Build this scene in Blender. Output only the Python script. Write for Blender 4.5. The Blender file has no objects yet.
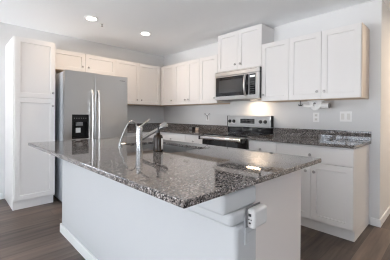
import bpy, bmesh, math, random
from mathutils import Vector, Matrix
random.seed(7)
scene = bpy.context.scene
COL = scene.collection

# ------------------------------------------------------------------ camera
FOC, U0, V0 = 250.829, 190.513, 116.651
th, pt, ro = math.radians(46.353), math.radians(-0.23), math.radians(0.422)
R0 = Vector((math.cos(th), math.sin(th), 0)); F0 = Vector((-math.sin(th), math.cos(th), 0)); Z = Vector((0, 0, 1))
Fw = F0*math.cos(pt) + Z*math.sin(pt); U1 = Z*math.cos(pt) - F0*math.sin(pt)
Rt = R0*math.cos(ro) + U1*math.sin(ro); Up = U1*math.cos(ro) - R0*math.sin(ro)
cd = bpy.data.cameras.new('camera'); cam = bpy.data.objects.new('camera', cd); COL.objects.link(cam)
m = Matrix((Rt, Up, -Fw)).transposed().to_4x4(); m.translation = Vector((4.316, -3.319, 1.177)); cam.matrix_world = m
scene.cycles.filter_width = 1.15
cd.sensor_width = 36; cd.sensor_fit = 'HORIZONTAL'; cd.lens = 36*FOC/390
cd.shift_x = (195 - U0)/390; cd.shift_y = (V0 - 130)/390
cd.clip_start = 0.02
scene.camera = cam

# ------------------------------------------------------------------ world, daylight, exposure
world = bpy.data.worlds.new('sky'); scene.world = world; world.use_nodes = True
bg = world.node_tree.nodes['Background']; bg.inputs[1].default_value = 0.62
wn = world.node_tree.nodes; wl = world.node_tree.links       # bright hazy horizon, bluer and dimmer overhead, dull ground
wtc = wn.new('ShaderNodeTexCoord'); wsp = wn.new('ShaderNodeSeparateXYZ'); wr = wn.new('ShaderNodeValToRGB')
wmr = wn.new('ShaderNodeMapRange'); wmr.inputs['From Min'].default_value = -0.1; wmr.inputs['From Max'].default_value = 0.4
wl.new(wtc.outputs['Generated'], wsp.inputs[0]); wl.new(wsp.outputs['Z'], wmr.inputs['Value']); wl.new(wmr.outputs[0], wr.inputs[0])
we = wr.color_ramp.elements; we[0].position = 0.20; we[0].color = (0.35, 0.34, 0.32, 1); we[1].position = 1.0; we[1].color = (0.45, 0.70, 1.1, 1)
for p_, c_ in ((0.25, (9.5, 10.6, 12.0)), (0.45, (9.5, 10.6, 12.0)), (0.55, (2.4, 2.9, 3.5))): e_ = we.new(p_); e_.color = (*c_, 1)
wl.new(wr.outputs[0], bg.inputs[0])
scene.view_settings.view_transform = 'Standard'; scene.view_settings.look = 'None'
scene.view_settings.gamma = 1; scene.view_settings.use_curve_mapping = False
scene.view_settings.exposure = 0.1
scene.cycles.use_denoising = True
scene.cycles.max_bounces = 10; scene.cycles.diffuse_bounces = 8; scene.cycles.glossy_bounces = 5
scene.cycles.sample_clamp_indirect = 6

def area_light(name, loc, rot, sx, sy, power, color, spread=180):
    l = bpy.data.lights.new(name, 'AREA'); l.shape = 'RECTANGLE'; l.size = sx; l.size_y = sy
    l.energy = power; l.color = color; l.spread = math.radians(spread)
    o = bpy.data.objects.new(name, l); o.location = loc; o.rotation_euler = rot; COL.objects.link(o); return o
H = 2.445
RX, RY = 7.0, -8.0           # right wall and rear wall of the open living room behind the camera
WINS_REAR = [(0.35, 2.45, 0.3, 2.2), (3.3, 5.4, 0.3, 2.2)]
COOL = (0.80, 0.90, 1.0); WARM = (1.0, 0.73, 0.50)
POW = dict(bounce_a=410, bounce_b=390, steep_a=860, steep_b=380, bounce_left=580, bounce_right=40, down=5.4, hall=33, cook=1.6)
for i, (a, b, z0, z1) in enumerate(WINS_REAR):      # fill lamps added outside the rear windows, tilted up to brighten the ceiling
    k = 'ab'[i]
    area_light('fill_far', ((a+b)/2, RY-1.3, 0.15), (math.radians(130), 0, 0), b-a+0.6, 1.2, POW['bounce_'+k], (0.97, 0.98, 1.0))
    area_light('fill_near', ((a+b)/2, RY-0.85, 0.05), (math.radians(160), 0, 0), b-a+0.6, 1.2, POW['steep_'+k], (0.97, 0.98, 1.0))
WIN_RIGHT = (-6.2, -3.4, 0.1, 2.15)                    # patio window in the right wall
area_light('fill_right', (RX+1.1, -4.8, 0.05), (math.radians(140), 0, math.radians(90)), 3.0, 1.6, POW['bounce_right'], (1.0, 0.98, 0.95))  # weak fill lamp added outside the right window, tilted up
WIN_LEFT = (-6.9, -3.9, 0.3, 2.2)                     # wide window in the left wall beyond the pantry
area_light('fill_left', (-1.2, -5.4, 0.2), (math.radians(145), 0, math.radians(-90)), 3.2, 1.6, POW['bounce_left'], (0.97, 0.98, 1.0))  # fill lamp added outside the left window to lift the ceiling

# ------------------------------------------------------------------ materials
def mat(name, color=(0.8, 0.8, 0.8), rough=0.5, metal=0.0, spec=0.5, bump=None, coat=0):
    mt = bpy.data.materials.new(name); mt.use_nodes = True
    nt = mt.node_tree; b = nt.nodes['Principled BSDF']
    b.inputs['Base Color'].default_value = (*color, 1); b.inputs['Roughness'].default_value = rough
    b.inputs['Metallic'].default_value = metal; b.inputs['Specular IOR Level'].default_value = spec
    b.inputs['Coat Weight'].default_value = coat
    tc = nt.nodes.new('ShaderNodeTexCoord')
    n = nt.nodes.new('ShaderNodeTexNoise'); n.inputs['Scale'].default_value = bump[0] if bump else 40
    n.inputs['Detail'].default_value = 4
    nt.links.new(tc.outputs['Object'], n.inputs['Vector'])
    if bump:
        bp = nt.nodes.new('ShaderNodeBump'); bp.inputs['Strength'].default_value = bump[1]; bp.inputs['Distance'].default_value = bump[2]
        nt.links.new(n.outputs['Fac'], bp.inputs['Height']); nt.links.new(bp.outputs['Normal'], b.inputs['Normal'])
    else:
        r = nt.nodes.new('ShaderNodeMapRange'); r.inputs['To Min'].default_value = max(rough-0.04, 0.01); r.inputs['To Max'].default_value = rough+0.04
        nt.links.new(n.outputs['Fac'], r.inputs['Value']); nt.links.new(r.outputs['Result'], b.inputs['Roughness'])
    return mt
M = {}
M['wall'] = mat('wall_paint', (0.72, 0.725, 0.73), 0.75, spec=0.25, bump=(90, 0.10, 0.003))
M['ceiling'] = mat('ceiling_paint', (0.92, 0.935, 0.95), 0.9, spec=0.1, bump=(60, 0.15, 0.004))
M['trim'] = mat('trim_paint', (0.84, 0.85, 0.86), 0.4)
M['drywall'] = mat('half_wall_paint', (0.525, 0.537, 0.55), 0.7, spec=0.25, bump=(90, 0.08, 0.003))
M['cabinet'] = mat('white_cabinet_paint', (0.76, 0.748, 0.742), 0.42, spec=0.4)
M['panel'] = mat('island_end_panel', (0.78, 0.735, 0.715), 0.45, spec=0.4)
M['maple'] = mat('pale_maple_ply', (0.72, 0.58, 0.45), 0.55)
M['mapleside'] = mat('pale_maple_side', (0.72, 0.63, 0.55), 0.55)
M['nickel'] = mat('brushed_nickel', (0.45, 0.44, 0.43), 0.3, 1.0)
M['chrome'] = mat('chrome', (0.82, 0.82, 0.83), 0.12, 1.0)
M['black'] = mat('black_plastic', (0.012, 0.012, 0.013), 0.35)
M['blackglass'] = mat('black_glass', (0.008, 0.008, 0.010), 0.05, spec=0.6)
M['darkglass'] = mat('smoked_door_glass', (0.05, 0.052, 0.055), 0.10, spec=0.7)
M['grey'] = mat('grey_plastic', (0.22, 0.22, 0.225), 0.4)
M['fridgeside'] = mat('fridge_side_grey', (0.50, 0.53, 0.56), 0.35, 0.3)
M['white'] = mat('white_plastic', (0.88, 0.88, 0.88), 0.35)
M['offwhite'] = mat('off_white_plastic', (0.74, 0.73, 0.71), 0.4)
M['amber'] = mat('amber_glass', (0.022, 0.011, 0.005), 0.15, spec=0.35)
M['satin'] = mat('satin_nickel', (0.50, 0.495, 0.49), 0.24, 1.0)
M['handle'] = mat('satin_handle_steel', (0.74, 0.735, 0.73), 0.36, 1.0)
M['sink'] = mat('sink_steel', (0.45, 0.45, 0.45), 0.42, 1.0)
M['dispenser'] = mat('dispenser_plastic', (0.010, 0.010, 0.011), 0.4, spec=0.25)
M['label'] = mat('paper_label', (0.82, 0.81, 0.79), 0.6)
M['adapter'] = mat('adapter_plastic', (0.64, 0.635, 0.63), 0.4)
M['tan'] = mat('tan_plastic', (0.62, 0.50, 0.40), 0.5)

def steel():
    mt = bpy.data.materials.new('stainless_steel'); mt.use_nodes = True; nt = mt.node_tree; b = nt.nodes['Principled BSDF']
    b.inputs['Metallic'].default_value = 1; b.inputs['Base Color'].default_value = (0.60, 0.595, 0.59, 1)
    tc = nt.nodes.new('ShaderNodeTexCoord'); mp = nt.nodes.new('ShaderNodeMapping'); mp.inputs['Scale'].default_value = (2, 2, 30)
    n = nt.nodes.new('ShaderNodeTexNoise'); n.inputs['Scale'].default_value = 1; n.inputs['Detail'].default_value = 3
    r = nt.nodes.new('ShaderNodeMapRange'); r.inputs['To Min'].default_value = 0.27; r.inputs['To Max'].default_value = 0.29
    nt.links.new(tc.outputs['Object'], mp.inputs['Vector']); nt.links.new(mp.outputs['Vector'], n.inputs['Vector'])
    nt.links.new(n.outputs['Fac'], r.inputs['Value']); nt.links.new(r.outputs['Result'], b.inputs['Roughness'])
    return mt
M['steel'] = steel()

def granite():
    mt = bpy.data.materials.new('speckled_granite'); mt.use_nodes = True; nt = mt.node_tree; b = nt.nodes['Principled BSDF']
    tc = nt.nodes.new('ShaderNodeTexCoord')
    dn = nt.nodes.new('ShaderNodeTexNoise'); dn.inputs['Scale'].default_value = 60; dn.inputs['Detail'].default_value = 2
    nt.links.new(tc.outputs['Object'], dn.inputs['Vector'])
    mx = nt.nodes.new('ShaderNodeMix'); mx.data_type = 'VECTOR'; mx.inputs['Factor'].default_value = 0.012
    nt.links.new(tc.outputs['Object'], mx.inputs['A']); nt.links.new(dn.outputs['Color'], mx.inputs['B'])
    def cells(scale):
        v = nt.nodes.new('ShaderNodeTexVoronoi'); v.inputs['Scale'].default_value = scale
        nt.links.new(mx.outputs['Result'], v.inputs['Vector'])
        s = nt.nodes.new('ShaderNodeSeparateColor'); nt.links.new(v.outputs['Color'], s.inputs['Color']); return s
    s1 = cells(215)
    cr = nt.nodes.new('ShaderNodeValToRGB'); cr.color_ramp.interpolation = 'CONSTANT'
    stops = [(0.0, (0.022, 0.021, 0.022)), (0.18, (0.075, 0.071, 0.072)), (0.40, (0.165, 0.148, 0.14)), (0.66, (0.27, 0.238, 0.222)),
             (0.86, (0.39, 0.355, 0.34)), (0.96, (0.50, 0.49, 0.48))]
    els = cr.color_ramp.elements
    while len(els) < len(stops): els.new(0.5)
    for e, (p, c) in zip(els, stops): e.position = p; e.color = (*c, 1)
    nt.links.new(s1.outputs['Red'], cr.inputs['Fac'])
    s2 = cells(90)
    cr2 = nt.nodes.new('ShaderNodeValToRGB'); cr2.color_ramp.interpolation = 'CONSTANT'
    e = cr2.color_ramp.elements; e[0].color = (0.32, 0.32, 0.33, 1); e[1].position = 0.2; e[1].color = (1, 1, 1, 1)
    nt.links.new(s2.outputs['Green'], cr2.inputs['Fac'])
    mm = nt.nodes.new('ShaderNodeMix'); mm.data_type = 'RGBA'; mm.blend_type = 'MULTIPLY'; mm.inputs['Factor'].default_value = 0.72
    nt.links.new(cr.outputs['Color'], mm.inputs['A']); nt.links.new(cr2.outputs['Color'], mm.inputs['B'])
    nt.links.new(mm.outputs['Result'], b.inputs['Base Color'])
    b.inputs['Roughness'].default_value = 0.035; b.inputs['Specular IOR Level'].default_value = 0.8
    return mt
M['granite'] = granite()

def floor_mat():
    mt = bpy.data.materials.new('wood_plank_floor'); mt.use_nodes = True; nt = mt.node_tree; b = nt.nodes['Principled BSDF']
    tc = nt.nodes.new('ShaderNodeTexCoord'); mp = nt.nodes.new('ShaderNodeMapping'); mp.inputs['Rotation'].default_value = (0, 0, math.radians(90))
    nt.links.new(tc.outputs['Object'], mp.inputs['Vector'])
    br = nt.nodes.new('ShaderNodeTexBrick'); br.offset = 0.37; br.inputs['Scale'].default_value = 1; br.inputs['Brick Width'].default_value = 1.22
    br.inputs['Row Height'].default_value = 0.178; br.inputs['Mortar Size'].default_value = 0.0016; br.inputs['Mortar Smooth'].default_value = 0.1
    br.inputs['Color1'].default_value = (0.0, 0.0, 0.0, 1); br.inputs['Color2'].default_value = (1, 1, 1, 1); br.inputs['Mortar'].default_value = (0.2, 0.2, 0.2, 1)
    nt.links.new(mp.outputs['Vector'], br.inputs['Vector'])
    st = nt.nodes.new('ShaderNodeMapping'); st.inputs['Scale'].default_value = (1.1, 15, 1); nt.links.new(mp.outputs['Vector'], st.inputs['Vector'])
    n = nt.nodes.new('ShaderNodeTexNoise'); n.inputs['Scale'].default_value = 1.0; n.inputs['Detail'].default_value = 6; n.inputs['Roughness'].default_value = 0.65
    nt.links.new(st.outputs['Vector'], n.inputs['Vector'])
    ad = nt.nodes.new('ShaderNodeMath'); ad.operation = 'MULTIPLY_ADD'; ad.inputs[1].default_value = 0.30
    sp = nt.nodes.new('ShaderNodeSeparateColor'); nt.links.new(br.outputs['Color'], sp.inputs['Color'])
    nt.links.new(sp.outputs['Red'], ad.inputs[0]); 
    sc = nt.nodes.new('ShaderNodeMath'); sc.operation = 'MULTIPLY'; sc.inputs[1].default_value = 0.75; nt.links.new(n.outputs['Fac'], sc.inputs[0])
    nt.links.new(sc.outputs[0], ad.inputs[2])
    cr = nt.nodes.new('ShaderNodeValToRGB'); el = cr.color_ramp.elements
    el[0].position = 0.28; el[0].color = (0.022, 0.016, 0.013, 1); el[1].position = 0.74; el[1].color = (0.185, 0.135, 0.107, 1)
    nt.links.new(ad.outputs[0], cr.inputs['Fac'])
    mm = nt.nodes.new('ShaderNodeMix'); mm.data_type = 'RGBA'; nt.links.new(br.outputs['Fac'], mm.inputs['Factor'])
    nt.links.new(cr.outputs['Color'], mm.inputs['A']); mm.inputs['B'].default_value = (0.03, 0.024, 0.02, 1)
    nt.links.new(mm.outputs['Result'], b.inputs['Base Color']); b.inputs['Roughness'].default_value = 0.42
    return mt
M['floor'] = floor_mat()

def emit(name, color, s):
    mt = bpy.data.materials.new(name); mt.use_nodes = True; b = mt.node_tree.nodes['Principled BSDF']
    b.inputs['Base Color'].default_value = (0.8, 0.8, 0.8, 1); b.inputs['Emission Color'].default_value = (*color, 1); b.inputs['Emission Strength'].default_value = s
    return mt
M['lamp'] = emit('lit_lamp_lens', (1, 0.95, 0.88), 9)
M['cooklens'] = emit('cooktop_lamp_lens', (1, 0.85, 0.7), 1.2)
M['darkkey'] = mat('dim_key_print', (0.07, 0.07, 0.072), 0.4)
M['display'] = emit('clock_display', (0.75, 0.85, 0.9), 0.6)
def pane_mat():
    mt = bpy.data.materials.new('window_glass'); mt.use_nodes = True; nt = mt.node_tree
    out = nt.nodes['Material Output']; nt.nodes.remove(nt.nodes['Principled BSDF'])
    t = nt.nodes.new('ShaderNodeBsdfTransparent'); g = nt.nodes.new('ShaderNodeBsdfGlossy'); g.inputs['Roughness'].default_value = 0.02
    mx = nt.nodes.new('ShaderNodeMixShader'); fr = nt.nodes.new('ShaderNodeFresnel'); fr.inputs['IOR'].default_value = 1.45
    nt.links.new(fr.outputs[0], mx.inputs[0]); nt.links.new(t.outputs[0], mx.inputs[1]); nt.links.new(g.outputs[0], mx.inputs[2]); nt.links.new(mx.outputs[0], out.inputs[0])
    return mt
M['pane'] = pane_mat()

# ------------------------------------------------------------------ mesh helpers
def box(bm, x0, x1, y0, y1, z0, z1):
    v = [bm.verts.new(p) for p in ((x0,y0,z0),(x1,y0,z0),(x1,y1,z0),(x0,y1,z0),(x0,y0,z1),(x1,y0,z1),(x1,y1,z1),(x0,y1,z1))]
    for f in ((0,3,2,1),(4,5,6,7),(0,1,5,4),(1,2,6,5),(2,3,7,6),(3,0,4,7)): bm.faces.new([v[i] for i in f])
def frame_axes(d):
    d = Vector(d).normalized(); a = Vector((0,0,1)) if abs(d.z) < 0.9 else Vector((1,0,0))
    u = d.cross(a).normalized(); return d, u, d.cross(u).normalized()
def lathe(bm, base, direction, prof, seg=20):          # prof: (distance along axis, radius)
    d, u, w = frame_axes(direction); base = Vector(base); rings = []
    for t, r in prof:
        rings.append([bm.verts.new(base + d*t + (u*math.cos(2*math.pi*k/seg) + w*math.sin(2*math.pi*k/seg))*max(r, 1e-4)) for k in range(seg)])
    for A, B in zip(rings, rings[1:]):
        for k in range(seg): bm.faces.new((A[k], A[(k+1) % seg], B[(k+1) % seg], B[k]))
    bm.faces.new(rings[0][::-1]); bm.faces.new(rings[-1])
def cyl(bm, p, q, r, seg=20, r2=None):
    p, q = Vector(p), Vector(q); lathe(bm, p, q-p, [(0, r), ((q-p).length, r if r2 is None else r2)], seg)
def tube(bm, pts, r, seg=12):
    pts = [Vector(p) for p in pts]; rings = []; up = None
    for i, p in enumerate(pts):
        d = (pts[min(i+1, len(pts)-1)] - pts[max(i-1, 0)]).normalized()
        if up is None: _, up, _ = frame_axes(d)
        up = (up - d*up.dot(d)).normalized(); w = d.cross(up)
        rr = r[i] if isinstance(r, (list, tuple)) else r
        rings.append([bm.verts.new(p + (up*math.cos(2*math.pi*k/seg) + w*math.sin(2*math.pi*k/seg))*rr) for k in range(seg)])
    for A, B in zip(rings, rings[1:]):
        for k in range(seg): bm.faces.new((A[k], A[(k+1) % seg], B[(k+1) % seg], B[k]))
    bm.faces.new(rings[0][::-1]); bm.faces.new(rings[-1])
def prism(bm, pts, axis, a0, a1):                       # polygon extruded along an axis; pts are the two other coordinates in order
    def P(p, a):
        return {'x': (a, p[0], p[1]), 'y': (p[0], a, p[1]), 'z': (p[0], p[1], a)}[axis]
    A = [bm.verts.new(P(p, a0)) for p in pts]; B = [bm.verts.new(P(p, a1)) for p in pts]; n = len(pts)
    for i in range(n): bm.faces.new((A[i], A[(i+1) % n], B[(i+1) % n], B[i]))
    bm.faces.new(A[::-1]); bm.faces.new(B)
def arc(cx, cz, r, a0, a1, n):
    return [(cx + r*math.cos(math.radians(a0+(a1-a0)*i/n)), cz + r*math.sin(math.radians(a0+(a1-a0)*i/n))) for i in range(n+1)]
def worldloc(o):
    v = Vector((0, 0, 0))
    while o: v += o.location; o = o.parent
    return v
def obj(name, bm, material, parent=None, bevel=0, smooth=False, origin=None, segs=2):
    bmesh.ops.recalc_face_normals(bm, faces=bm.faces[:])
    off = worldloc(parent) if parent else Vector((0, 0, 0))
    loc = Vector((0, 0, 0))
    if origin: loc = Vector(origin) - off; off = Vector(origin)
    for v in bm.verts: v.co -= off
    me = bpy.data.meshes.new(name); bm.to_mesh(me); bm.free()
    o = bpy.data.objects.new(name, me); COL.objects.link(o); o.location = loc
    me.materials.append(material)
    if parent: o.parent = parent
    if smooth:
        for p in me.polygons: p.use_smooth = True
        me.set_sharp_from_angle(angle=math.radians(40))
    if bevel:
        b = o.modifiers.new('bevel', 'BEVEL'); b.width = bevel; b.segments = segs; b.limit_method = 'ANGLE'; b.angle_limit = math.radians(35)
        b.harden_normals = False
    return o
def boxes(name, bs, material, parent=None, bevel=0, **k):
    bm = bmesh.new()
    for b in bs: box(bm, *b)
    return obj(name, bm, material, parent, bevel, **k)
def tag(o, label, cat, group=None):
    o['label'] = label; o['category'] = cat
    if group: o['group'] = group
    return o
def thing(name, label, cat, loc, group=None):
    o = bpy.data.objects.new(name, None); COL.objects.link(o); o.location = loc; o.empty_display_size = 0.05
    return tag(o, label, cat, group)
def struct(o): o['kind'] = 'structure'; return o

# ------------------------------------------------------------------ room shell
WE = 3.778                                                # right end of the cooking wall
HX, HY = 5.3, 3.2                                         # the hall that opens to its right
T = 0.12
struct(boxes('floor', [(-T, RX+T, RY-T, HY+T, -0.05, 0)], M['floor']))
struct(boxes('ceiling', [(-T, RX+T, RY-T, HY+T, H, H+0.05)], M['ceiling']))
struct(boxes('wall_back', [(0, WE, 0, HY, 0, H)], M['wall']))
struct(boxes('wall_hall_right', [(HX, RX+T, 0, HY, 0, H)], M['wall']))
struct(boxes('wall_hall_end', [(WE, HX, HY, HY+T, 0, H)], M['wall']))
def holed_wall(name, wins, fixed0, fixed1, a0, a1, axis):
    bs = []; cuts = sorted(wins); pos = a0
    def bx(p, q, z0, z1):
        return (p, q, fixed0, fixed1, z0, z1) if axis == 'x' else (fixed0, fixed1, p, q, z0, z1)
    for (p, q, z0, z1) in cuts:
        bs.append(bx(pos, p, 0, H)); bs.append(bx(p, q, 0, z0)); bs.append(bx(p, q, z1, H)); pos = q
    bs.append(bx(pos, a1, 0, H))
    return struct(boxes(name, bs, M['wall']))
holed_wall('wall_rear', WINS_REAR, RY-T, RY, 0, RX, 'x')
holed_wall('wall_left', [WIN_LEFT], -T, 0, RY-T, T, 'y')
holed_wall('wall_right', [WIN_RIGHT], RX, RX+T, RY-T, 0, 'y')
def window(n, p, q, z0, z1, axis, fix, nv, rail):
    t = bpy.data.objects.new('window_%d' % n, None); COL.objects.link(t); t['kind'] = 'structure'
    def bx(a, b, c, d, e0=0.02, e1=0.09):
        return (a, b, fix-e1, fix-e0, c, d) if axis == 'x' else (fix+e0, fix+e1, a, b, c, d)
    w = 0.05; bs = [bx(p, p+w, z0, z1), bx(q-w, q, z0, z1), bx(p+w, q-w, z0, z0+w), bx(p+w, q-w, z1-w, z1)]
    for k in range(1, nv): c = p+(q-p)*k/nv; bs.append(bx(c-0.03, c+0.03, z0+w, z1-w, 0.025, 0.085))
    if rail: bs.append(bx(p+w, q-w, rail-0.022, rail+0.022, 0.03, 0.08))
    boxes('window_frame', bs, M['trim'], t); boxes('pane', [bx(p+w, q-w, z0+w, z1-w, 0.052, 0.056)], M['pane'], t)
window(1, *WINS_REAR[0], 'x', RY, 2, 1.62); window(2, *WINS_REAR[1], 'x', RY, 2, 1.62); window(3, *WIN_RIGHT, 'y', RX, 2, None); window(4, *WIN_LEFT, 'y', -0.11, 3, None)
def baseboard(name, b): return struct(boxes(name, [b], M['trim'], bevel=0.006))
baseboard('baseboard_left', (0, 0.014, RY+0.02, -2.80, 0, 0.085))
baseboard('baseboard_back', (3.70, WE+0.014, -0.014, 0, 0, 0.085))
baseboard('baseboard_hall', (WE, WE+0.014, 0.0, HY, 0, 0.085))

# ------------------------------------------------------------------ cabinets
def mapper(face, plane):
    # a = position along the wall, d = distance in front of `plane`
    if face == 'x': return lambda a, d, z: (plane + d, a, z)
    if face == '-y': return lambda a, d, z: (a, plane - d, z)
    return lambda a, d, z: (a, plane + d, z)              # 'y'
def shaker(name, face, plane, a0, a1, z0, z1, parent, material=None, rail=0.058, thick=0.02, rec=0.0095):
    P = mapper(face, plane); bm = bmesh.new()
    def ring(i, d): return [bm.verts.new(P(*c)) for c in ((a0+i, d, z0+i), (a1-i, d, z0+i), (a1-i, d, z1-i), (a0+i, d, z1-i))]
    R = [ring(0, 0.0005), ring(0, thick-0.0015), ring(0.0015, thick), ring(rail, thick), ring(rail+0.003, thick-rec)]
    for A, B in zip(R, R[1:]):
        for k in range(4): bm.faces.new((A[k], A[(k+1) % 4], B[(k+1) % 4], B[k]))
    bm.faces.new(R[-1]); bm.faces.new(R[0][::-1])
    return obj(name, bm, material or M['cabinet'], parent)
def slab(name, face, plane, a0, a1, z0, z1, parent, thick=0.02):
    P = mapper(face, plane); bm = bmesh.new(); p, q = P(a0, 0.0005, z0), P(a1, thick, z1)
    box(bm, min(p[0], q[0]), max(p[0], q[0]), min(p[1], q[1]), max(p[1], q[1]), z0, z1)
    return obj(name, bm, M['cabinet'], parent, bevel=0.0015)
def knob(face, plane, a, z, parent):
    P = mapper(face, plane); bm = bmesh.new(); p0 = Vector(P(a, 0.02, z)); d = Vector(P(a, 1.02, z)) - p0
    lathe(bm, p0, d, [(0, .008), (.002, .0075), (.004, .005), (.012, .0055), (.016, .0135), (.021, .0155), (.026, .0125), (.028, .004)], 16)
    return obj('knob', bm, M['nickel'], parent, smooth=True)
def wall_box(face, plane, back, a0, a1, z0, z1):
    P = mapper(face, plane); p, q = P(a0, 0, z0), P(a1, 0, z1)
    if face == 'x': return (back, plane, a0, a1, z0, z1)
    if face == '-y': return (a0, a1, plane, back, z0, z1)
    return (a0, a1, back, plane, z0, z1)
G = 0.0015
def upper(label, face, plane, a0, a1, z0, z1, doors, knobs, group='white wall cabinets', side_mat=None):
    c = wall_box(face, plane, 0.002 if face == 'x' else -0.002, a0, a1, z0, z1)
    t = thing('wall_cabinet', label, 'cabinet', ((c[0]+c[1])/2, (c[2]+c[3])/2, z0), group)
    boxes('carcass', [(c[0], c[1], c[2], c[3], z0+0.014, z1)], M['cabinet'], t, 0.001)
    u = boxes('underside_panel', [(c[0], c[1], c[2], c[3], z0, z0+0.0139)], M['maple'], t); u['label'] = 'bare maple underside'
    for (b0, b1), k in zip(doors, knobs):
        d = shaker('door', face, plane, b0+G, b1-G, z0+0.004, z1-0.004, t)
        if k is not None: knob(face, plane, k, z0+0.085, d)
    return t
UT, UB, UP = 2.134, 1.372, 0.312
A0, A1, A2 = -2.308, -1.80, -1.287
upper('white two-door wall cabinet above the steel refrigerator', 'x', UP, A0+0.002, A2-0.001, 1.838, UT, [(A0+0.01, A1), (A1, A2)], [A1-0.045, A1+0.045])
upper('white two-door wall cabinet between refrigerator and room corner', 'x', UP, A2+0.001, -0.001, UB, UT, [(A2, -0.826), (-0.826, -0.345)], [-0.826-0.045, -0.826+0.045])
B0, B1, B2, B3, B4, B5, B6 = 0.736, 1.088, 1.396, 1.784, 2.546, 2.921, 3.668
upper('white single-door wall cabinet in the room corner, knob low on the right', '-y', -UP, UP+0.002, B0-0.001, UB, UT, [(UP+0.028, B0)], [B0-0.06])
upper('white two-door wall cabinet with close-set pair of knobs, left of the range', '-y', -UP, B0+0.001, B2-0.001, UB, UT, [(B0, B1), (B1, B2)], [B1-0.04, B1+0.04])
upper('white single-door wall cabinet touching left side of the microwave', '-y', -UP, B2+0.001, B3-0.001, UB, UT, [(B2, B3)], [B3-0.05])
upper('raised white two-door wall cabinet directly above the microwave, nearly at the ceiling', '-y', -UP, B3+0.001, B4-0.001, 1.84, 2.415, [(B3, 2.165), (2.165, B4)], [2.165-0.045, 2.165+0.045])
upper('white single-door wall cabinet touching right side of the microwave', '-y', -UP, B4+0.001, B5-0.001, UB, UT, [(B4, B5)], [B4+0.035])
t = upper('white two-door wall cabinet at right end, over the light switches', '-y', -UP, B5+0.001, B6, UB, UT, [(B5, 3.292), (3.292, B6)], [3.292-0.038, 3.292+0.038])
sp = boxes('side_panel', [(B6+0.0002, B6+0.006, -UP, -0.002, UB, UT)], M['mapleside'], t); sp['label'] = 'bare maple side'

# pantry
PY0, PY1, PX = -2.776, -2.312, 0.622
t = thing('pantry_cabinet', 'tall white pantry cabinet with stacked doors left of the refrigerator', 'cabinet', (0.31, -2.544, 0))
boxes('carcass', [(0.002, PX, PY0, PY1, 0.1, UT)], M['cabinet'], t, 0.0015)
boxes('toe_kick', [(0.002, PX-0.012, PY0+0.002, PY1-0.012, 0.0, 0.0995)], M['cabinet'], t)
d = shaker('door', 'x', PX, PY0+0.012, PY1-0.003, 1.388, UT-0.006, t); knob('x', PX, PY1-0.034, 1.461, d)
d = shaker('door', 'x', PX, PY0+0.012, PY1-0.003, 0.115, 1.384, t); knob('x', PX, PY1-0.034, 1.292, d)

# base cabinets
BP = 0.61
def base(label, face, plane, a0, a1, drawers, doors, end_left=False, group='white base cabinets'):
    c = wall_box(face, plane, 0.002 if face == 'x' else -0.002, a0, a1, 0, 0)
    t = thing('base_cabinet', label, 'cabinet', ((c[0]+c[1])/2, (c[2]+c[3])/2, 0), group)
    boxes('carcass', [(c[0], c[1], c[2], c[3], 0.1, 0.8835)], M['cabinet'], t, 0.001)
    k = [c[0], c[1], c[2], c[3]]
    if face == 'x': k[1] -= 0.07
    else: k[2] += 0.035
    boxes('toe_kick', [(*k, 0, 0.0995)], M['cabinet'], t)
    for b0, b1, kx in drawers:
        d = slab('drawer_front', face, plane, b0+G, b1-G, 0.708, 0.868, t)
        if kx is not None: knob(face, plane, kx, 0.783, d)
    for b0, b1, kx in doors:
        d = shaker('door', face, plane, b0+G, b1-G, 0.118, 0.704, t); knob(face, plane, kx, 0.613, d)
    return t
base('white base cabinet with one narrow drawer just right of the range', '-y', -BP, B4+0.003, 2.918, [(B4+0.006, 2.918, 2.722)], [(B4+0.006, 2.918, 2.88)])
base('white base cabinet with wide drawer over two doors at right end', '-y', -BP, 2.920, 3.683, [(2.920, 3.683, 3.297)], [(2.920, 3.300, 3.255), (3.300, 3.683, 3.338)])
base('white base cabinet with a knobbed drawer just left of the range', '-y', -BP, 1.387, B3-0.004, [(1.387, B3-0.008, 1.57)], [(1.387, B3-0.008, 1.43)])
base('white base cabinet with a knobbed drawer next to the room corner', '-y', -BP, 0.80, 1.385, [(0.80, 1.385, 1.03)], [(0.80, 1.09, 1.05), (1.09, 1.385, 1.13)])
base('white corner base cabinet beside the steel refrigerator', 'x', BP, -1.33, -0.62, [(-1.32, -0.66, -0.99)], [(-1.32, -0.66, -0.70)])
bx = boxes('filler_panel', [(0.002, 0.798, -0.60, -0.002, 0.1, 0.8835)], M['cabinet'])
bx.parent = bpy.data.objects['base_cabinet.004']; bx.location = -worldloc(bx.parent)

# ------------------------------------------------------------------ counters
CT, CB = 0.914, 0.8845
def lpoly(name, pts, label):
    bm = bmesh.new(); prism(bm, pts, 'z', CB, CT); o = obj(name, bm, M['granite'], None, bevel=0.003)
    return tag(o, label, 'countertop', 'granite countertops')
ct = lpoly('countertop', [(0.002, -1.335), (0.648, -1.335), (0.648, -0.648), (B3-0.003, -0.648), (B3-0.003, -0.002), (0.002, -0.002)], 'dark speckled granite countertop left of the range, running into the room corner')
boxes('backsplash', [(0.002, 0.021, -1.335, -0.0215, CT+0.0005, CT+0.102), (0.002, B3-0.003, -0.021, -0.002, CT+0.0005, CT+0.102)], M['granite'], ct, 0.002)
ct = lpoly('countertop', [(B4+0.003, -0.648), (3.70, -0.648), (3.70, -0.002), (B4+0.003, -0.002)], 'dark speckled granite countertop right of the range with window reflections')
boxes('backsplash', [(B4+0.003, 3.70, -0.021, -0.002, CT+0.0005, CT+0.102)], M['granite'], ct, 0.002)

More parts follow.
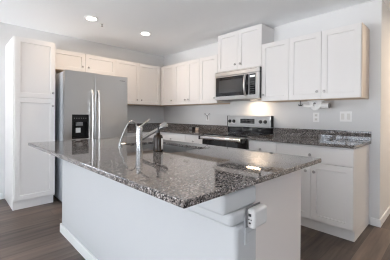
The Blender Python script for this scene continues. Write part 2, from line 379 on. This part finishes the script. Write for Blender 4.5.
# ------------------------------------------------------------------ island
IX0, IX1, IY0, IY1 = 1.58, 3.745, -2.80, -1.63
WX0, WX1, WY, WYB = 1.605, 3.735, -2.514, -2.36
PXE = 3.66
t = thing('kitchen_island', 'large white kitchen island with half wall and stepped trim under granite', 'island', ((WX0+WX1)/2, -2.1, 0))
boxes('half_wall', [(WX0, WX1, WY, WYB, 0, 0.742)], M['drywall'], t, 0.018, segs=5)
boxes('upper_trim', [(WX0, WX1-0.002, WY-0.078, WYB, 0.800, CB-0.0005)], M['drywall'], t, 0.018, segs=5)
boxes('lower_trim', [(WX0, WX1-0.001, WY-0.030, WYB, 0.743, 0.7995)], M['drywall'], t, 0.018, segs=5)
boxes('baseboard', [(WX0-0.012, WX1+0.012, WY-0.014, WY, 0, 0.085), (WX0-0.012, WX0, WY, WYB, 0, 0.085), (WX1, WX1+0.012, WY, WYB, 0, 0.085)], M['trim'], t, 0.004)
for xa, xb in ((PXE-0.02, PXE), (WX0+0.05, WX0+0.07)): boxes('end_panel', [(xa, xb, WYB+0.001, -1.732, 0.0, CB-0.0005)], M['panel'], t)
boxes('carcass', [(WX0+0.071, PXE-0.021, WYB+0.001, -1.735, 0.1, 0.64), (WX0+0.071, 2.18, WYB+0.001, -1.735, 0.64, CB-0.0005), (3.0, PXE-0.021, WYB+0.001, -1.735, 0.64, CB-0.0005), (2.18, 3.0, -1.755, -1.735, 0.64, CB-0.0005)], M['cabinet'], t)
boxes('toe_kick', [(WX0+0.071, PXE-0.021, WYB+0.001, -1.80, 0, 0.0995)], M['cabinet'], t)
for a, b, k in ((1.68, 2.16, 2.12), (2.16, 2.58, 2.54), (2.58, 3.0, 2.62), (3.0, 3.637, 3.04)):
    d = shaker('door', 'y', -1.735, a+G, b-G, 0.118, 0.868, t); knob('y', -1.735, k, 0.78, d)
# counter with the sink cut-out
SX0, SX1, SY0, SY1 = 2.22, 2.94, -2.19, -1.79
bm = bmesh.new(); xs = [IX0, SX0, SX1, IX1]; ys = [IY0, SY0, SY1, IY1]; IZ0 = CT-0.026
g = {(i, j, k): bm.verts.new((xs[i], ys[j], (IZ0, CT)[k])) for i in range(4) for j in range(4) for k in range(2)}
for i in range(3):
    for j in range(3):
        if (i, j) == (1, 1): continue
        for k in range(2): bm.faces.new([g[q] for q in ((i, j, k), (i+1, j, k), (i+1, j+1, k), (i, j+1, k))])
for i in range(3):
    for j in (0, 3): bm.faces.new([g[q] for q in ((i, j, 0), (i+1, j, 0), (i+1, j, 1), (i, j, 1))]); bm.faces.new([g[q] for q in ((j, i, 0), (j, i+1, 0), (j, i+1, 1), (j, i, 1))])
for j in (1, 2): bm.faces.new([g[q] for q in ((1, j, 0), (2, j, 0), (2, j, 1), (1, j, 1))]); bm.faces.new([g[q] for q in ((j, 1, 0), (j, 2, 0), (j, 2, 1), (j, 1, 1))])
tag(obj('island_countertop', bm, M['granite'], None, bevel=0.004), 'polished brown and grey granite countertop on the kitchen island', 'countertop', 'granite countertops')
# sink
t = thing('kitchen_sink', 'stainless steel undermount sink in the island countertop', 'sink', (2.58, -1.99, 0.68))
e = 0.006
boxes('basin', [(SX0-e, SX0, SY0-e, SY1+e, 0.68, IZ0-0.001), (SX1, SX1+e, SY0-e, SY1+e, 0.68, IZ0-0.001), (SX0, SX1, SY0-e, SY0, 0.68, IZ0-0.001), (SX0, SX1, SY1, SY1+e, 0.68, IZ0-0.001), (SX0, SX1, SY0, SY1, 0.68, 0.686)], M['sink'], t)
bm = bmesh.new(); lathe(bm, (2.58, -1.99, 0.686), (0, 0, 1), [(0, .045), (.003, .045), (.004, .036), (.001, .03)], 24); obj('drain', bm, M['chrome'], t, smooth=True)
# ------------------------------------------------------------------ faucet, tap, soap bottle
t = thing('kitchen_faucet', 'chrome single-lever kitchen faucet with angled pull-out spout beside the sink', 'faucet', (2.676, -2.288, CT))
bm = bmesh.new(); lathe(bm, (2.676, -2.288, CT), (0, 0, 1), [(0, .029), (.006, .029), (.008, .0245), (.15, .0235), (.174, .0235), (.180, .020)], 28); obj('body', bm, M['satin'], t, smooth=True)
bm = bmesh.new(); tube(bm, [(2.676, -2.275, 0.990), (2.676, -2.24, 1.010), (2.676, -2.10, 1.072)], .0135, 16); obj('spout', bm, M['satin'], t, smooth=True)
bm = bmesh.new(); dd = Vector((0, .14, .062)).normalized(); lathe(bm, (2.676, -2.105, 1.069), dd, [(0, .015), (.008, .021), (.04, .028), (.070, .030), (.078, .026)], 20)
hd = obj('spray_head', bm, M['satin'], t, smooth=True)
bm = bmesh.new(); c0 = Vector((2.676, -2.105, 1.069)) + dd*.0785; lathe(bm, c0, dd, [(0, .024), (.003, .021)], 16); f = obj('nozzle_face', bm, M['black'], hd); f['label'] = 'black rubber spray face'
bm = bmesh.new(); tube(bm, [(2.676, -2.285, 1.086), (2.676, -2.255, 1.106), (2.676, -2.20, 1.143)], [.009, .0075, .006], 12); obj('lever', bm, M['satin'], t, smooth=True)
t = thing('water_tap', 'slim chrome gooseneck tap, left of the larger faucet', 'faucet', (2.419, -2.311, CT))
bm = bmesh.new(); lathe(bm, (2.419, -2.311, CT), (0, 0, 1), [(0, .018), (.006, .018), (.010, .012), (.035, .011), (.04, .007)], 18); obj('base', bm, M['satin'], t, smooth=True)
bm = bmesh.new(); pts = [(2.419, -2.311, 0.950), (2.419, -2.300, 0.985), (2.419, -2.262, 1.066)]
pts += [(2.419, -2.202+p, 1.078+q) for p, q in arc(0, 0, .045, 160, 0, 10)][0:] ; pts += [(2.419, -2.155, 1.06)]
tube(bm, pts, .0062, 10); obj('neck', bm, M['satin'], t, smooth=True)
t = thing('soap_bottle', 'dark amber pump soap bottle with pale label beside the faucet', 'bottle', (2.832, -2.228, CT))
S = (2.832, -2.228, CT+0.0005)
bm = bmesh.new(); lathe(bm, S, (0, 0, 1), [(0, .031), (.004, .035), (.10, .035), (.116, .030), (.126, .015), (.138, .013)], 28); obj('bottle_body', bm, M['amber'], t, smooth=True)
bm = bmesh.new(); n = 14
ring = [(S[0]+.0356*math.cos(a), S[1]+.0356*math.sin(a)) for a in [math.radians(2 + 120*i/n) for i in range(n+1)]]
for (p, q) in zip(ring, ring[1:]): bm.faces.new([bm.verts.new(c) for c in ((*p, CT+.018), (*q, CT+.018), (*q, CT+.098), (*p, CT+.098))])
bmesh.ops.remove_doubles(bm, verts=bm.verts[:], dist=1e-5)
lb = obj('paper_label', bm, M['label'], t, smooth=True); so = lb.modifiers.new('s', 'SOLIDIFY'); so.thickness = .0006; so.offset = 1
bm = bmesh.new(); lathe(bm, (S[0], S[1], CT+.1385), (0, 0, 1), [(0, .015), (.014, .015), (.018, .006), (.040, .005), (.042, .011), (.052, .011)], 18); tube(bm, [(S[0], S[1], CT+.185), (S[0]-.02, S[1]+.02, CT+.186), (S[0]-.03, S[1]+.03, CT+.176)], .005, 8); obj('pump', bm, M['black'], t, smooth=True)

# ------------------------------------------------------------------ refrigerator
FY0, FY1, FX, FT = -2.257, -1.347, 0.839, 1.762; FM = -1.861
t = thing('refrigerator', 'stainless side-by-side refrigerator with black water dispenser', 'refrigerator', (0.45, -1.80, 0))
boxes('body', [(0.03, FX-0.075, FY0+0.004, FY1-0.004, 0.02, FT-0.012)], M['fridgeside'], t, 0.004)
boxes('grille', [(0.05, FX-0.08, FY0+0.01, FY1-0.01, 0.0, 0.0195), (FX-0.072, FX-0.04, FY0+0.01, FY1-0.01, 0.02, 0.078)], M['black'], t)
DY0, DY1, DZ0, DZ1 = -2.165, -1.945, 0.857, 1.181
bm = bmesh.new()                                           # freezer door: four blocks around the dispenser recess, welded into one front
xs0, xs1 = FX-0.072, FX
for b in ((xs0, xs1, FY0, DY0, 0.085, FT), (xs0, xs1, DY1, FM-0.003, 0.085, FT), (xs0, xs1, DY0, DY1, 0.085, DZ0), (xs0, xs1, DY0, DY1, DZ1, FT), (xs0, xs0+0.01, DY0, DY1, DZ0, DZ1)): box(bm, *b)
fd = obj('freezer_door', bm, M['steel'], t)
dp = boxes('dispenser', [(xs0+0.011, xs0+0.014, DY0, DY1, DZ0, DZ1), (xs0+0.014, xs1+0.002, DY0, DY0+0.012, DZ0, DZ1), (xs0+0.014, xs1+0.002, DY1-0.012, DY1, DZ0, DZ1), (xs0+0.014, xs1+0.002, DY0+0.012, DY1-0.012, DZ1-0.10, DZ1), (xs0+0.014, xs1+0.004, DY0+0.012, DY1-0.012, DZ0, DZ0+0.018)], M['dispenser'], fd); dp['label'] = 'glossy black water and ice dispenser'
boxes('dispenser_paddle', [(xs0+0.02, xs0+0.035, -2.10, -2.04, 0.935, 1.0)], M['white'], fd); boxes('dispenser_spout', [(xs0+0.015, xs0+0.06, -2.10, -2.02, 1.03, 1.078)], M['grey'], fd)
bm = bmesh.new()
for k in range(6): box(bm, xs1+0.0021, xs1+0.003, -2.142+k*0.03, -2.128+k*0.03, 1.128, 1.136)
obj('dispenser_buttons', bm, M['grey'], fd)
rd = boxes('fresh_food_door', [(xs0, xs1, FM+0.003, FY1, 0.085, FT)], M['steel'], t, 0.006)
def fridge_handle(y, par):
    bm = bmesh.new(); n = 14; pts = []
    for i in range(n+1):
        s = i/n; z = 0.62+0.90*s; pts.append((xs1+0.012+0.05*math.sin(math.pi*min(max(s, 0.02), 0.98))**0.35, y, z))
    pts = [(xs1+0.0005, y, 0.62)] + pts[1:-1] + [(xs1+0.0005, y, 1.52)]
    tube(bm, pts, .016, 12); return obj('handle', bm, M['handle'], par, smooth=True)
fridge_handle(FM-0.045, fd); fridge_handle(FM+0.045, rd)
# small maker's nameplate lettering
fc = bpy.data.curves.new('logo', 'FONT'); fc.body = 'Whirlpool'; fc.size = 0.021; fc.extrude = 0.0004; fc.align_x = 'CENTER'
lo = bpy.data.objects.new('tmp_logo', fc); COL.objects.link(lo); bpy.context.view_layer.update()
me = bpy.data.meshes.new_from_object(lo.evaluated_get(bpy.context.evaluated_depsgraph_get())); bpy.data.objects.remove(lo)
me.transform(Matrix(((0, 0, 1, xs1+0.001), (1, 0, 0, -1.44), (0, 1, 0, 1.688), (0, 0, 0, 1))))
bm = bmesh.new(); bm.from_mesh(me); obj('logo_lettering', bm, M['darkkey'], rd)

# ------------------------------------------------------------------ range
RX0, RX1 = B3+0.003, B4-0.003
t = thing('kitchen_range', 'stainless electric range with black oven door under the microwave', 'stove', ((RX0+RX1)/2, -0.33, 0))
boxes('body', [(RX0, RX1, -0.63, -0.004, 0.05, 0.905)], M['steel'], t, 0.002)
boxes('plinth', [(RX0+0.02, RX1-0.02, -0.59, -0.02, 0, 0.0495)], M['black'], t)
boxes('cooktop', [(RX0, RX1, -0.66, -0.075, 0.9055, 0.920)], M['blackglass'], t, 0.003)
for bxp, byp, r in ((1.97, -0.50, .09), (2.36, -0.50, .075), (1.97, -0.24, .075), (2.36, -0.24, .09)):
    bm = bmesh.new(); seg = 32
    A = [bm.verts.new((bxp+rr*math.cos(2*math.pi*k/seg), byp+rr*math.sin(2*math.pi*k/seg), 0.9206)) for rr in (r, r-.004) for k in range(seg)]
    for k in range(seg): bm.faces.new((A[k], A[(k+1) % seg], A[seg+(k+1) % seg], A[seg+k]))
    o = obj('burner_ring', bm, M['grey'], t); so = o.modifiers.new('s', 'SOLIDIFY'); so.thickness = .0004
bgd = boxes('backguard', [(RX0, RX1, -0.072, -0.004, 1.008, 1.18)], M['steel'], t, 0.005)
lo = boxes('backguard_base', [(RX0, RX1, -0.068, -0.004, 0.9205, 1.0075)], M['blackglass'], t); lo['label'] = 'black glass strip below the control panel'
for xa in (RX0-0.0085, RX1+0.0005): boxes('end_cap', [(xa+0.001, xa+0.007, -0.075, -0.003, 1.02, 1.182)], M['black'], t)
boxes('clock_panel', [(2.035, 2.285, -0.0745, -0.0721, 1.065, 1.135)], M['blackglass'], bgd)
for j in range(2): boxes('button_row', [(2.05, 2.27, -0.0752, -0.0746, 1.078+j*0.03, 1.084+j*0.03)], M['darkkey'], bgd)
for kx in (1.835, 1.912, 2.385, 2.462):
    bm = bmesh.new(); lathe(bm, (kx, -0.0722, 1.095), (0, -1, 0), [(0, .027), (.006, .027), (.010, .022), (.026, .019), (.028, .016)], 20); box(bm, kx-.004, kx+.004, -0.104, -0.09, 1.077, 1.113)
    k = obj('control_knob', bm, M['black'], bgd, smooth=True); k['label'] = 'black burner knob'
dr = boxes('oven_door', [(RX0+0.002, RX1-0.002, -0.668, -0.632, 0.245, 0.895)], M['blackglass'], t, 0.004)
for za, zb in ((0.872, 0.895), (0.245, 0.285)): boxes('door_trim', [(RX0+0.002, RX1-0.002, -0.672, -0.6685, za, zb)], M['steel'], dr)
bm = bmesh.new()
prism(bm, [(-0.735+p*0.6, 0.868+q) for p, q in arc(0, 0, .022, 0, 337.5, 15)], 'x', RX0+0.03, RX1-0.03); obj('handle', bm, M['chrome'], dr, smooth=True)
for xa in (RX0+0.007, RX1-0.029): boxes('handle_bracket', [(xa, xa+0.022, -0.755, -0.6725, 0.84, 0.893)], M['black'], dr, 0.003)
boxes('storage_drawer', [(RX0+0.002, RX1-0.002, -0.662, -0.632, 0.06, 0.238)], M['steel'], t, 0.004)

# ------------------------------------------------------------------ microwave
MX0, MX1, MZ0, MZ1 = B3+0.003, B4-0.001, 1.412, 1.836
MYF = -0.40
t = thing('microwave', 'stainless over-the-range microwave with dark window and curved handle', 'microwave', ((MX0+MX1)/2, -0.2, MZ0))
boxes('body', [(MX0, MX1, MYF+0.04, -0.003, MZ0, MZ1)], M['black'], t, 0.003)
boxes('vent_trim', [(MX0, MX1, MYF-0.002, MYF+0.039, MZ1-0.072, MZ1)], M['steel'], t, 0.006)
boxes('vent_slot', [(MX0+0.03, MX1-0.03, MYF-0.0026, MYF-0.0021, MZ1-0.020+0.0, MZ1-0.016)], M['black'], t)
MD = 2.40
dr = boxes('door', [(MX0, MD, MYF, MYF+0.039, MZ0+0.002, MZ1-0.075)], M['steel'], t, 0.003)
gl = boxes('door_window', [(MX0+0.028, MD-0.006, MYF-0.004, MYF-0.0003, MZ0+0.055, MZ1-0.088)], M['blackglass'], dr, 0.002)
boxes('window_screen', [(MX0+0.085, MD-0.105, MYF-0.0052, MYF-0.0042, MZ0+0.105, MZ1-0.135)], M['darkglass'], dr)
bm = bmesh.new(); n = 14
pts = [(2.352+0.012*math.sin(math.pi*i/n), MYF-0.012-0.055*math.sin(math.pi*i/n)**0.7, MZ0+0.045+0.29*i/n) for i in range(n+1)]
tube(bm, pts, .015, 12); obj('handle', bm, M['handle'], dr, smooth=True)
cp = boxes('control_panel', [(MD+0.003, MX1, MYF, MYF+0.039, MZ0+0.002, MZ1-0.075)], M['steel'], t, 0.003)
boxes('keypad', [(MD+0.006, MX1-0.045, MYF-0.004, MYF-0.0003, MZ0+0.055, MZ1-0.088)], M['blackglass'], cp)
boxes('display', [(MD+0.014, MX1-0.055, MYF-0.0048, MYF-0.0041, MZ1-0.135, MZ1-0.108)], M['display'], cp)
for r in range(6):
    boxes('keypad_row', [(MD+0.016, MD+0.086, MYF-0.0046, MYF-0.0041, MZ0+0.07+r*0.030, MZ0+0.076+r*0.030)], M['darkkey'], cp)
boxes('cooktop_lamp', [(2.26, 2.36, -0.16, -0.10, MZ0-0.003, MZ0-0.0005)], M['cooklens'], t)
area_light('cooktop_lamp_light', (2.31, -0.13, MZ0-0.006), (0, 0, 0), 0.20, 0.07, POW['cook'], (1.0, 0.74, 0.5))

# ------------------------------------------------------------------ ceiling fixtures
for (x, y), lab in (((1.033, -1.993), 'round recessed ceiling light in front of the refrigerator, nearer the pantry'), ((1.024, -1.152), 'round recessed ceiling light nearer the room corner')):
    t = thing('ceiling_light', lab, 'ceiling light', (x, y, H-0.012), 'recessed ceiling lights')
    bm = bmesh.new(); lathe(bm, (x, y, H-0.0005), (0, 0, -1), [(0, .085), (.004, .085), (.009, .07), (.009, .066)], 32); obj('trim_ring', bm, M['white'], t, smooth=True)
    bm = bmesh.new(); lathe(bm, (x, y, H-0.0097), (0, 0, -1), [(0, .064), (.002, .064), (.004, .05)], 32); obj('lens', bm, M['lamp'], t, smooth=True)
    area = area_light('downlight', (x, y, H-0.016), (0, 0, 0), .12, .12, POW['down'], WARM); area.data.shape = 'DISK'
t = thing('fire_sprinkler', 'tiny ceiling fire sprinkler beside the nearer recessed light', 'sprinkler', (0.938, -1.808, H-0.03))
bm = bmesh.new(); lathe(bm, (0.938, -1.808, H-0.0005), (0, 0, -1), [(0, .035), (.004, .034), (.006, .012)], 24); obj('escutcheon', bm, M['white'], t, smooth=True)
bm = bmesh.new(); lathe(bm, (0.938, -1.808, H-0.007), (0, 0, -1), [(0, .010), (.015, .007), (.030, .007), (.031, .016), (.034, .016)], 16); obj('sprinkler_head', bm, M['nickel'], t, smooth=True)
hl = thing('ceiling_light', 'ceiling light in the side hall', 'ceiling light', (4.6, 1.3, H-0.05))
bm = bmesh.new(); lathe(bm, (4.6, 1.3, H-0.0005), (0, 0, -1), [(0, .15), (.03, .15), (.06, .10), (.07, .02)], 32); obj('lamp_shade', bm, M['lamp'], hl, smooth=True)
l = area_light('hall_light', (4.6, 1.3, H-0.08), (0, 0, 0), .25, .25, POW['hall'], (1.0, 0.78, 0.56)); l.data.shape = 'DISK'

# ------------------------------------------------------------------ wall plates and small things
def plate(label, cx, cz, w, h, group=None, cat='outlet', name='wall_outlet'):
    t = thing(name, label, cat, (cx, -0.003, cz), group)
    boxes('cover_plate', [(cx-w/2, cx+w/2, -0.007, -0.0005, cz-h/2, cz+h/2)], M['white'], t, 0.002); return t
t = plate('white wall outlet under the paper towel holder', 3.126, 1.168, .072, .118)
for dz in (-.026, .026):
    r = boxes('receptacle', [(3.109, 3.143, -0.009, -0.0072, 1.168+dz-.017, 1.168+dz+.017)], M['offwhite'], t, 0.003)
    boxes('slots', [(3.118, 3.1205, -0.0094, -0.0091, 1.168+dz-.006, 1.168+dz+.006), (3.131, 3.1335, -0.0094, -0.0091, 1.168+dz-.006, 1.168+dz+.006)], M['grey'], r)
t = plate('white double light switch plate right of the outlet', 3.452, 1.18, .122, .118, cat='light switch', name='light_switch')
for dx in (-.03, .03): boxes('rocker', [(3.452+dx-.017, 3.452+dx+.017, -0.010, -0.0072, 1.145, 1.215)], M['offwhite'], t, 0.002)
t = plate('white wall outlet with a grey forked plug, left of the range', 1.285, 1.15, .072, .118)
r = boxes('receptacle', [(1.268, 1.302, -0.009, -0.0072, 1.15-.043, 1.15-.009)], M['offwhite'], t, 0.003)
boxes('slots', [(1.279, 1.291, -0.0125, -0.0091, 1.112, 1.160)], M['grey'], t)
bm = bmesh.new()
tube(bm, [(1.285, -0.012, 1.165), (1.262, -0.020, 1.192), (1.235, -0.020, 1.214), (1.212, -0.020, 1.206)], .0052, 8); tube(bm, [(1.285, -0.012, 1.165), (1.308, -0.020, 1.192), (1.335, -0.020, 1.214), (1.358, -0.020, 1.206)], .0052, 8)
f = obj('forked_plug', bm, M['grey'], t, smooth=True)
# paper towel holder hung under the right wall cabinet
t = thing('paper_towel_holder', 'white paper towel holder hung under the right wall cabinet', 'paper towel holder', (3.19, -0.15, UB-0.03))
boxes('mounting_bar', [(3.08, 3.27, -0.165, -0.135, UB-0.012, UB-0.0005)], M['white'], t, 0.003)
bm = bmesh.new(); prism(bm, [(3.035, 1.330), (3.10, 1.318), (3.15, 1.330), (3.15, 1.300), (3.10, 1.288), (3.03, 1.296)], 'y', -0.165, -0.140); obj('left_arm', bm, M['white'], t, 0.004)
bm = bmesh.new(); prism(bm, [(3.085, UB-0.0125), (3.235, UB-0.0125), (3.235, 1.315), (3.215, 1.275), (3.185, 1.255), (3.14, 1.252), (3.105, 1.285)], 'y', -0.138, -0.120); obj('bracket', bm, M['white'], t, 0.006)
bm = bmesh.new(); cyl(bm, (3.24, -0.150, 1.305), (3.318, -0.150, 1.305), .036, 24); obj('roll_core', bm, M['white'], t, smooth=True)
bm = bmesh.new(); cyl(bm, (3.3185, -0.150, 1.305), (3.330, -0.150, 1.305), .030, 24); o = obj('end_cap', bm, M['grey'], t, smooth=True); o['label'] = 'dark grey end cap'
bm = bmesh.new(); lathe(bm, (3.165, -0.1655, 1.335), (0, -1, 0), [(0, .012), (.012, .012), (.014, .008)], 16); obj('screw_knob', bm, M['grey'], t, smooth=True)
t = thing('cup_hook', 'small black hook under the wall cabinet, left of the paper towel holder', 'hook', (3.011, -0.2, 1.315))
bm = bmesh.new(); cyl(bm, (3.011, -0.2, UB-0.0005), (3.011, -0.2, 1.318), .004, 10); obj('stem', bm, M['black'], t, smooth=True)
bm = bmesh.new(); tube(bm, [(2.985, -0.2, 1.322), (2.997, -0.2, 1.313), (3.011, -0.2, 1.312), (3.025, -0.2, 1.313), (3.037, -0.2, 1.322)], .0065, 10); obj('hook_arms', bm, M['black'], t, smooth=True)
# things on the far counter
t = thing('small_box', 'small black box on the far counter, left of the range', 'box', (0.99, -0.11, CT))
boxes('shell', [(0.955, 1.045, -0.15, -0.07, CT+0.0005, CT+0.06)], M['black'], t, 0.008)
boxes('front_face', [(0.963, 1.037, -0.1525, -0.1502, CT+0.010, CT+0.052)], M['grey'], t, 0.002)
t = thing('small_jar', 'small tan jar on the far counter beside the black box', 'jar', (1.135, -0.12, CT))
bm = bmesh.new(); lathe(bm, (1.135, -0.12, CT+0.0005), (0, 0, 1), [(0, .026), (.004, .03), (.034, .03), (.04, .025)], 20); obj('jar_body', bm, M['tan'], t, smooth=True)
bm = bmesh.new(); lathe(bm, (1.135, -0.12, CT+0.041), (0, 0, 1), [(0, .028), (.010, .028), (.012, .025)], 20); obj('lid', bm, M['offwhite'], t, smooth=True)

# outlet and plug-in box on the island's end
XE = WX1
t = thing('wall_outlet', 'white outlet plate on the island end, below the plug-in box', 'outlet', (XE, -2.42, 0.72))
boxes('cover_plate', [(XE+0.0003, XE+0.006, -2.461, -2.391, 0.655, 0.775)], M['drywall'], t, 0.002)  # white plate; shade put into its colour with the greyer half-wall paint
boxes('receptacle', [(XE+0.0062, XE+0.0075, -2.443, -2.409, 0.668, 0.702)], M['drywall'], t, 0.001)
t = thing('plug_in_adapter', 'white rounded plug-in outlet box on the island end', 'adapter', (XE+0.03, -2.42, 0.735))
boxes('shell', [(XE+0.0085, XE+0.046, -2.459, -2.354, 0.727, 0.807)], M['adapter'], t, 0.014, segs=5)
boxes('shadow_rim', [(XE+0.0062, XE+0.0084, -2.461, -2.353, 0.726, 0.808)], M['grey'], t)  # grey sliver standing in for the thin shadow line around the box
for z0, z1, x0, x1 in ((0.777, 0.788, .019, .032), (0.762, 0.767, .019, .024), (0.762, 0.767, .029, .034), (0.748, 0.754, .021, .030)):
    boxes('socket', [(XE+x0, XE+x1, -2.4598, -2.4588, z0, z1)], M['black'], t)
